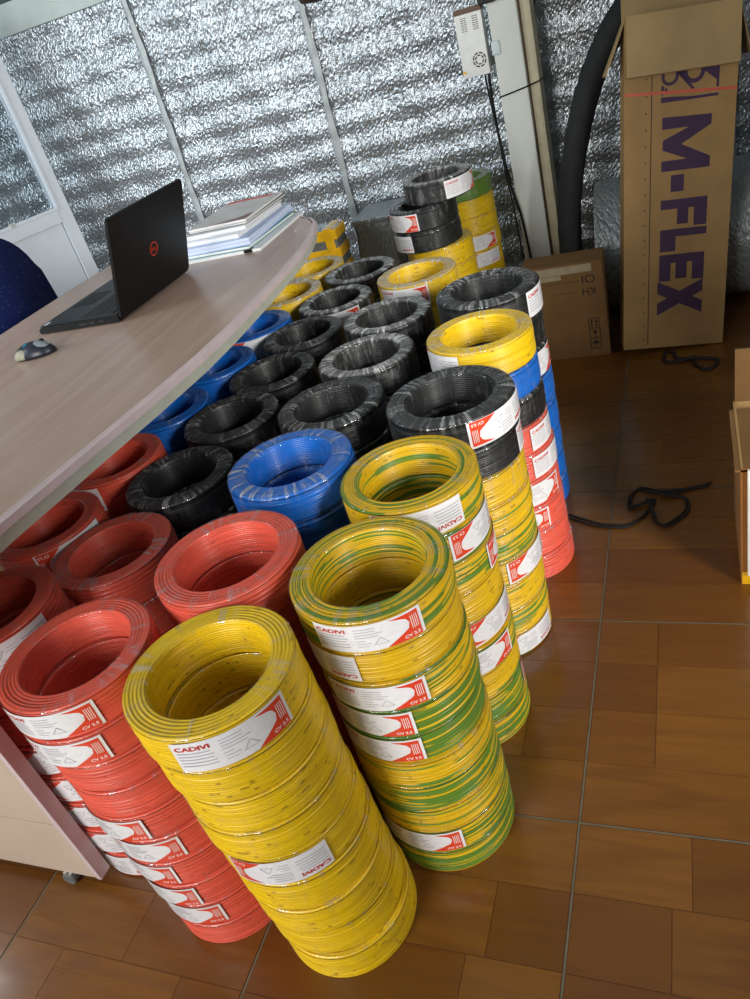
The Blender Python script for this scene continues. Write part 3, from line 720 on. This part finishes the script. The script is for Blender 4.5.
glyph(G(.114, .256, .392, .322, [[(0, 0), (.34, 0), (.34, 1), (0, 1)], [(.34, 0), (1, 0), (1, .34), (.34, .34)]]))
glyph(G(.113, .253, .312, .226, [[(0, 0), (.32, 0), (.32, 1), (0, 1)], [(.32, .74), (1, .74), (1, 1), (.32, 1)], [(.32, .37), (.93, .37), (.93, .62), (.32, .62)], [(.32, 0), (1, 0), (1, .26), (.32, .26)]]))
glyph(G(.109, .252, .226, .112, [[(0, 0), (.36, 0), (1, 1), (.64, 1)], [(.64, 0), (1, 0), (.68, .50), (.50, .22)], [(.32, .50), (.50, .78), (.36, 1), (0, 1)]]))
# purple emblem: square with ringed circles and pale diamonds
lg = MB()
lg.prism([(.108, .768), (.273, .768), (.273, .776), (.20, .776), (.14, .782), (.108, .784)], -.0006, .0002, 'y')
lg.prism([(.222, .848), (.273, .848), (.273, .792), (.266, .792), (.266, .812)], -.0006, .0002, 'y')
lg.prism([(.108, .79), (.116, .79), (.116, .815), (.108, .815)], -.0006, .0002, 'y')
lg.prism([(.150, .848), (.164, .848), (.205, .796), (.196, .796)], -.0006, .0002, 'y')
lg.prism([(.116, .798), (.128, .798), (.122, .812)], -.0006, .0002, 'y')
def ring(cx, cz, ra, rb):
    n = 28
    for k in range(n):
        a, b = 2*PI*k/n, 2*PI*(k+1)/n
        if cz+rb*math.sin((a+b)/2) > .850: continue
        lg.prism([(cx+q*math.cos(w), cz+q*math.sin(w)) for q, w in ((ra, a), (rb, a), (rb, b), (ra, b))], -.0006, .0002, 'y')
ring(.133, .838, .016, .025); ring(.202, .842, .019, .031)
lg.prism([(.155, .848), (.175, .848), (.168, .832), (.160, .836)], -.0006, .0002, 'y')
lg.build('emblem', M_PURP, tall)
MB().box((.0795, -.0005, .012), (.082, .0002, .850)).build('printed_line', M_INK, tall)
d_ = MB()
for k in range(18): d_.box((.063, -.0005, .03+k*.0475), (.067, .0002, .0345+k*.0475))
d_.build('printed_dots', M_INK, tall)
MB().box((-.0006, -.0010, .7955), (BW*.5, .0, .8035), mat=Matrix.Rotation(rad(4.0), 4, 'Y') @ Matrix.Translation((-.056, 0, .003))).box((BW*.5, -.0010, .7955), (BW+.0006, .0, .8035), mat=Matrix.Rotation(rad(4.0), 4, 'Y') @ Matrix.Translation((-.056, 0, .003))).build('red_strip', M_RTAPE, tall)

# squat carton behind the stacks
kb_ = thing('squat_carton', 'brown carton with upside down print beside the tall carton', 'carton', (-.42, 2.68, 0))
KW, KD, KH = .14, .125, .348
MB().box((-KW, 0, 0), (KW, t_, KH)).box((-KW, KD-t_, 0), (KW, KD, KH)).box((-KW, t_, 0), (-KW+t_, KD-t_, KH)).box((KW-t_, t_, 0), (KW, KD-t_, KH)).box((-KW+t_, t_, 0), (KW-t_, KD-t_, t_)).build('carton_body', M_CARD2, kb_)
MB().box((-KW, .0, KH), (KW, KD*.49, KH+.004)).build('top_flap', M_CARD2, kb_); MB().box((-KW, KD*.51, KH), (KW, KD, KH+.004)).build('top_flap', M_CARD2, kb_)
MB().box((-.13, -.0012, .318), (.105, 0, .345)).box((-.13, -.0012, .300), (.0, 0, .3165)).build('paper_tape', M_GTAPE, kb_)
def face_text(name, txt, h, w, u, v, par, mat, flip=True):
    P, Fq = text2d(txt, h, w, .0); sg = -1 if flip else 1
    return link(name, mesh(name, [(u+sg*p[0], -.0008, v+sg*p[1]) for p in P], Fq, mat), par)
face_text('lettering', 'OI', .030, .044, .092, .291, kb_, M_INK); face_text('lettering', 'KH', .026, .044, .090, .247, kb_, M_INK)
face_text('dotted_line', '..........', .0035, .11, .005, .287, kb_, M_INK); face_text('dotted_line', '......', .0035, .07, .000, .250, kb_, M_INK)
fr = MB(); x0, x1, z0, z1 = .078, .112, .045, .150
for a, b, c_, d2 in ((x0, x1, z0, z0+.002), (x0, x1, z1-.002, z1), (x0, x0+.002, z0, z1), (x1-.002, x1, z0, z1), (x0, x1, .080, .082), (x0, x1, .114, .116)): fr.box((a, -.0008, c_), (b, 0, d2))
for cx in (.088, .102):
    fr.prism([(cx-.002, .120), (cx+.002, .120), (cx+.002, .136), (cx+.005, .136), (cx, .145), (cx-.005, .136), (cx-.002, .136)], -.0008, 0, 'y')
fr.prism([(.090, .108), (.100, .108), (.100, .100), (.096, .094), (.096, .088), (.100, .086), (.090, .086), (.094, .088), (.094, .094), (.090, .100)], -.0008, 0, 'y')
fr.prism([(.095+.011*math.cos(rad(a)), .062+.011*math.sin(rad(a))) for a in range(0, 181, 20)], -.0008, 0, 'y')
fr.prism([(.0945, .062), (.0945, .050), (.0960, .050), (.0960, .062)], -.0008, 0, 'y')
o = fr.build('handling_marks', M_INK, kb_); o.location = (-.012, 0, -.022); o.scale = (1.12, 1, 1.12)

# open carton at the right with a foam slab
oc = thing('open_carton', 'open cardboard carton with a pale slab inside at the right edge', 'carton', (.077, 1.432, 0))
OW, OD, OH = .42, .285, .305
MB().box((0, 0, 0), (OW, t_, OH)).build('front_panel', card_mat('orange_card', s2l((150, 96, 46))), oc)
MB().box((0, OD-t_, 0), (OW, OD, OH)).build('back_panel', M_CARD, oc)
MB().box((0, t_, 0), (t_, OD-t_, OH)).build('side_panel', M_CARD, oc); MB().box((OW-t_, t_, 0), (OW, OD-t_, OH)).build('side_panel', M_CARD, oc)
MB().box((t_, t_, 0), (OW-t_, OD-t_, t_)).build('bottom_panel', M_CARD, oc)
MB().prism([(OD-t_, OH), (OD, OH), (OD-.03, OH+.145), (OD-.035, OH+.145)], .004, OW, 'x').build('back_flap', M_CARD2, oc)
MB().prism([(-.010, OH-.006), (OW, OH+.004), (OW, OH+.009), (-.010, OH-.001)], .0, OD-.04, 'y').build('top_flap', M_CARD2, oc)
MB().box((.012, -.010, .030), (OW-.01, -.001, OH+.002), .002).build('foam_slab', plain('pale_foam', s2l((206, 204, 196)), .7), oc)
MB().box((.002, -.0012, .0), (OW, 0, .034)).build('yellow_tape', M_AMBER, oc)

# ------------------------------------------------------------------ things at the back wall
# column with trunking
co = thing('white_column', 'white steel column with beige trunking in front of the foil wall', 'column', (-.580, 3.20, 0))
MB().box((-.052, 0, 0), (.052, .13, 1.70), .006).build('column_face', M_COLUMN, co)
MB().box((.058, .02, 0), (.095, .12, 1.70), .012).build('trunking', M_BEIGE, co)
MB().box((.0515, .03, 0), (.0585, .11, 1.70)).build('groove_shade_strip', M_BROWN, co)  # brown filler strip, the groove's shade put in as colour
tp = [(-.054, -.003, .845), (.0, -.005, .852), (.054, -.003, .860), (.096, .016, .866), (.098, .12, .862)]
MB().tube(tp, .003, 6).build('cable_tie', M_BLACK, co)
MB().box((-.056, -.004, .985), (-.026, 0, 1.03), .001).build('bracket', plain('zinc_bracket', s2l((140, 150, 152)), .35, .6), co)
MB().box((-.075, -.03, 1.15), (-.015, -.001, 1.19), .004).build('black_bracket', M_BLACK, co)

# switching power supply on the left of the column
ps = thing('power_supply', 'grey metal power supply box with round fan grille left of the column', 'power supply', (-.704, 3.20, .932))
MB().box((-.050, 0, 0), (.050, .05, .205), .002).build('case', M_STEEL, ps)
MB().box((-.050, .004, .205), (.050, .05, .222), .002).build('terminal_strip', M_BROWN, ps)
for k in range(8): MB().lathe([(.001, 0), (.0035, 0), (.0035, .003), (.001, .003)], 8).build('terminal_screw', M_STEEL, ps, loc=(-.042+k*.012, .012, .222))
fg = MB()
for ra, rb, n, gap in ((.0205, .0240, 8, .22), (.0120, .0155, 6, .25)):
    for k in range(n):
        a0, a1 = 2*PI*(k+gap/2)/n, 2*PI*(k+1-gap/2)/n
        for q in range(4):
            a, b = a0+(a1-a0)*q/4, a0+(a1-a0)*(q+1)/4
            fg.prism([(.018+rr_*math.cos(w), .052+rr_*math.sin(w)) for rr_, w in ((ra, a), (rb+.001, a), (rb+.001, b), (ra, b))], -.0008, .0004, 'y')
fg.build('fan_grille', M_BLACK, ps)
for cx in (-.018, .024):
    vt = MB()
    for k in range(7): vt.box((cx-.010, -.0008, .150+k*.0068), (cx-.001, .0004, .1525+k*.0068)); vt.box((cx+.001, -.0008, .150+k*.0068), (cx+.010, .0004, .1525+k*.0068))
    vt.build('vent_slots', M_BLACK, ps)
MB().prism([(-.044+.008*math.cos(rad(a)), .020+.006*math.sin(rad(a))) for a in range(0, 360, 40)], -.0008, .0004, 'y').build('yellow_sticker', M_AMBER, ps)
MB().box((-.046, .05, .02), (.046, WALL_Y-3.225, .05)).build('mounting_bar', M_STEEL, ps)

def cable(name, label, pts, r, mat, cat='cable', seg=8, n=8):
    o = MB().tube(spline(pts, n), r, seg).build(name, mat, None, True); return tag(o, label, cat)
cable('power_cable', 'thick black cable hanging from the power supply behind the stacks', [(-.668, 3.235, .935), (-.672, 3.24, .80), (-.668, 3.25, .66), (-.640, 3.185, .52), (-.618, 3.180, .40), (-.606, 3.18, .22), (-.60, 3.17, .0055)], .0055, M_BLACK)
cable('signal_cable', 'thin black cable hanging close to the column', [(-.684, 3.24, .935), (-.672, 3.20, .84), (-.656, 3.165, .72), (-.648, 3.155, .58), (-.638, 3.15, .46), (-.63, 3.145, .20), (-.635, 3.14, .0035)], .0032, M_BLACK)
cable('wall_cable', 'black cable loop on the foil right of the column', [(-.44, 3.37, 1.30), (-.455, 3.36, 1.17), (-.485, 3.33, 1.11), (-.490, 3.29, 1.06)], .006, M_BLACK)
# fat black insulation hose
hp = spline([(-.425, 3.00, .045), (-.418, 3.0, .30), (-.402, 3.0, .48), (-.352, 3.0, .683), (-.292, 3.0, .842), (-.225, 3.0, .958), (-.150, 3.03, 1.045), (-.06, 3.08, 1.10), (.06, 3.12, 1.12), (.20, 3.15, 1.10)], 8)
o = MB().tube(hp, [.043+.001*math.sin(k*1.9) for k in range(len(hp))], 16).build('insulation_hose', M_RUBBER, None, True)
tag(o, 'fat black foam hose arching down beside the tall carton', 'hose')

# foil rolls and bundles
def lumpy(name, label, cat, ctr, length, r, mat):
    t = thing(name, label, cat, ctr); nx, na = 110, 120; V = []; Fq = []
    for i in range(nx+1):
        x = -length/2+length*i/nx
        for k in range(na):
            a = 2*PI*k/na; q = r*(1-.02+.018*math.sin(3*a+x*9)+.012*math.sin(7*a-x*17)+.009*math.sin(x*31+a*2)+random.uniform(-.0075, .0075))
            V.append((x, q*math.cos(a), r+q*math.sin(a)))
    for i in range(nx):
        for k in range(na): Fq.append((i*na+k, i*na+(k+1) % na, (i+1)*na+(k+1) % na, (i+1)*na+k))
    link('rolled_sheet', mesh('rolled_sheet', V, Fq, mat), t)
    for sx in (-length/2+.002, length/2-.002):
        m_ = MB(); prev = None; P = []
        for k in range(140):
            a = k*.22; q = .02+(r*.93-.02)*k/139; P.append((sx, q*math.cos(a), r+q*math.sin(a)))
        m_.tube(P, .004, 4).build('roll_end', mat, t)
    return t
lumpy('foil_roll', 'fat lumpy roll of foil insulation lying behind the tall carton', 'foil roll', (.14, 3.135, 0), .92, .245, M_FOIL2)
fb = thing('foil_box', 'dull foil wrapped block standing against the wall behind the coils', 'foil block', (-1.23, 3.25, 0))
m_ = MB().box((-.092, -.11, 0), (.092, .13, .515), .012); bmesh.ops.subdivide_edges(m_.b, edges=m_.b.edges[:], cuts=26, use_grid_fill=True)
for v_ in m_.b.verts: v_.co.x += .004*math.sin(v_.co.z*31)+random.uniform(-.0008, .0008); v_.co.y += .004*math.sin(v_.co.z*23+v_.co.x*40)+random.uniform(-.0016, .0016)
m_.build('wrapped_block', M_FOIL2, fb)
MB().box((-.097, -.116, .500), (.097, .135, .522), .006).build('folded_rim', M_FOIL2, fb)
yb = thing('taped_bundle', 'foil bundle wrapped in amber tape beyond the desk tip', 'bundle', (-1.405, 3.0, 0), rad(3))
m_ = MB().box((-.088, -.06, 0), (.082, .06, .555), .010).build('foil_core', M_FOIL, yb)
for z0 in (.03, .20, .36, .435, .51): MB().box((-.0915, -.0635, z0), (.0855, .0635, z0+.042), .006).build('tape_band', M_AMBER, yb)
for x0 in (-.085, .030): MB().box((x0, -.0650, .0), (x0+.038, .0650, .5575), .004).build('tape_band', M_AMBER, yb)

# cords on the floor
def flatcord(name, label, strands, cat):
    t = thing(name, label, cat, (strands[0][0][0], strands[0][0][1], 0)); ox, oy = strands[0][0][:2]
    for st in strands:
        P = spline([(p[0]-ox, p[1]-oy, (p[2] if len(p) > 2 else .0042)) for p in st], 6)
        MB().tube(P, .0032 if 'loose' in name else .0042, 6).build('strand', M_ROPE, t, True)
    return t
ra = [(-.333, 1.693), (-.296, 1.672), (-.251, 1.65), (-.209, 1.642), (-.176, 1.643), (-.151, 1.666), (-.130, 1.705), (-.117, 1.746), (-.139, 1.735, .010), (-.173, 1.722), (-.176, 1.767), (-.162, 1.801), (-.141, 1.804), (-.098, 1.778, .010), (-.033, 1.796), (.021, 1.815)]
rb = [(p[0]+.007, p[1]+.010) + tuple(p[2:]) for p in ra]
rc = [(-.131, 1.757, .012), (-.117, 1.697, .012), (-.109, 1.666), (-.088, 1.649), (-.065, 1.666), (-.037, 1.707), (-.035, 1.751), (-.049, 1.771), (-.098, 1.776, .012)]
flatcord('loose_cord', 'long doubled black cord looped on the floor beside the stacks', [ra, rb, rc, [(p[0]+.006, p[1]-.007) + tuple(p[2:]) for p in rc]], 'cord')
st = [(-.003, 2.577), (-.055, 2.587), (-.073, 2.643), (-.091, 2.643), (-.1, 2.601), (-.091, 2.568), (-.055, 2.563), (-.007, 2.566, .012), (.028, 2.569), (.065, 2.555), (.071, 2.534), (.046, 2.486), (.019, 2.497), (-.002, 2.539), (-.003, 2.577)]
st = [(p[0], p[1]-.01)+tuple(p[2:]) for p in st]
flatcord('black_strap', 'small black strap in a figure eight before the tall carton', [st, [(p[0]*.96+.001, p[1]+.006)+tuple(p[2:]) for p in st]], 'strap')

# dark hanging lamp, only its rim in frame
la = thing('hanging_lamp', 'dark brown round lampshade hanging at the top edge', 'lamp', (-.932, 2.5, 1.289))
MB().lathe([(.001, .012), (.05, .010), (.085, .016), (.092, .03), (.088, .06), (.06, .11), (.02, .14), (.001, .142)], 32).build('lampshade', plain('dark_brown_shade', s2l((46, 28, 22)), .5), la, True)
MB().tube([(0, 0, .14), (0, 0, .655)], .003, 6).build('cord', M_BLACK, la)
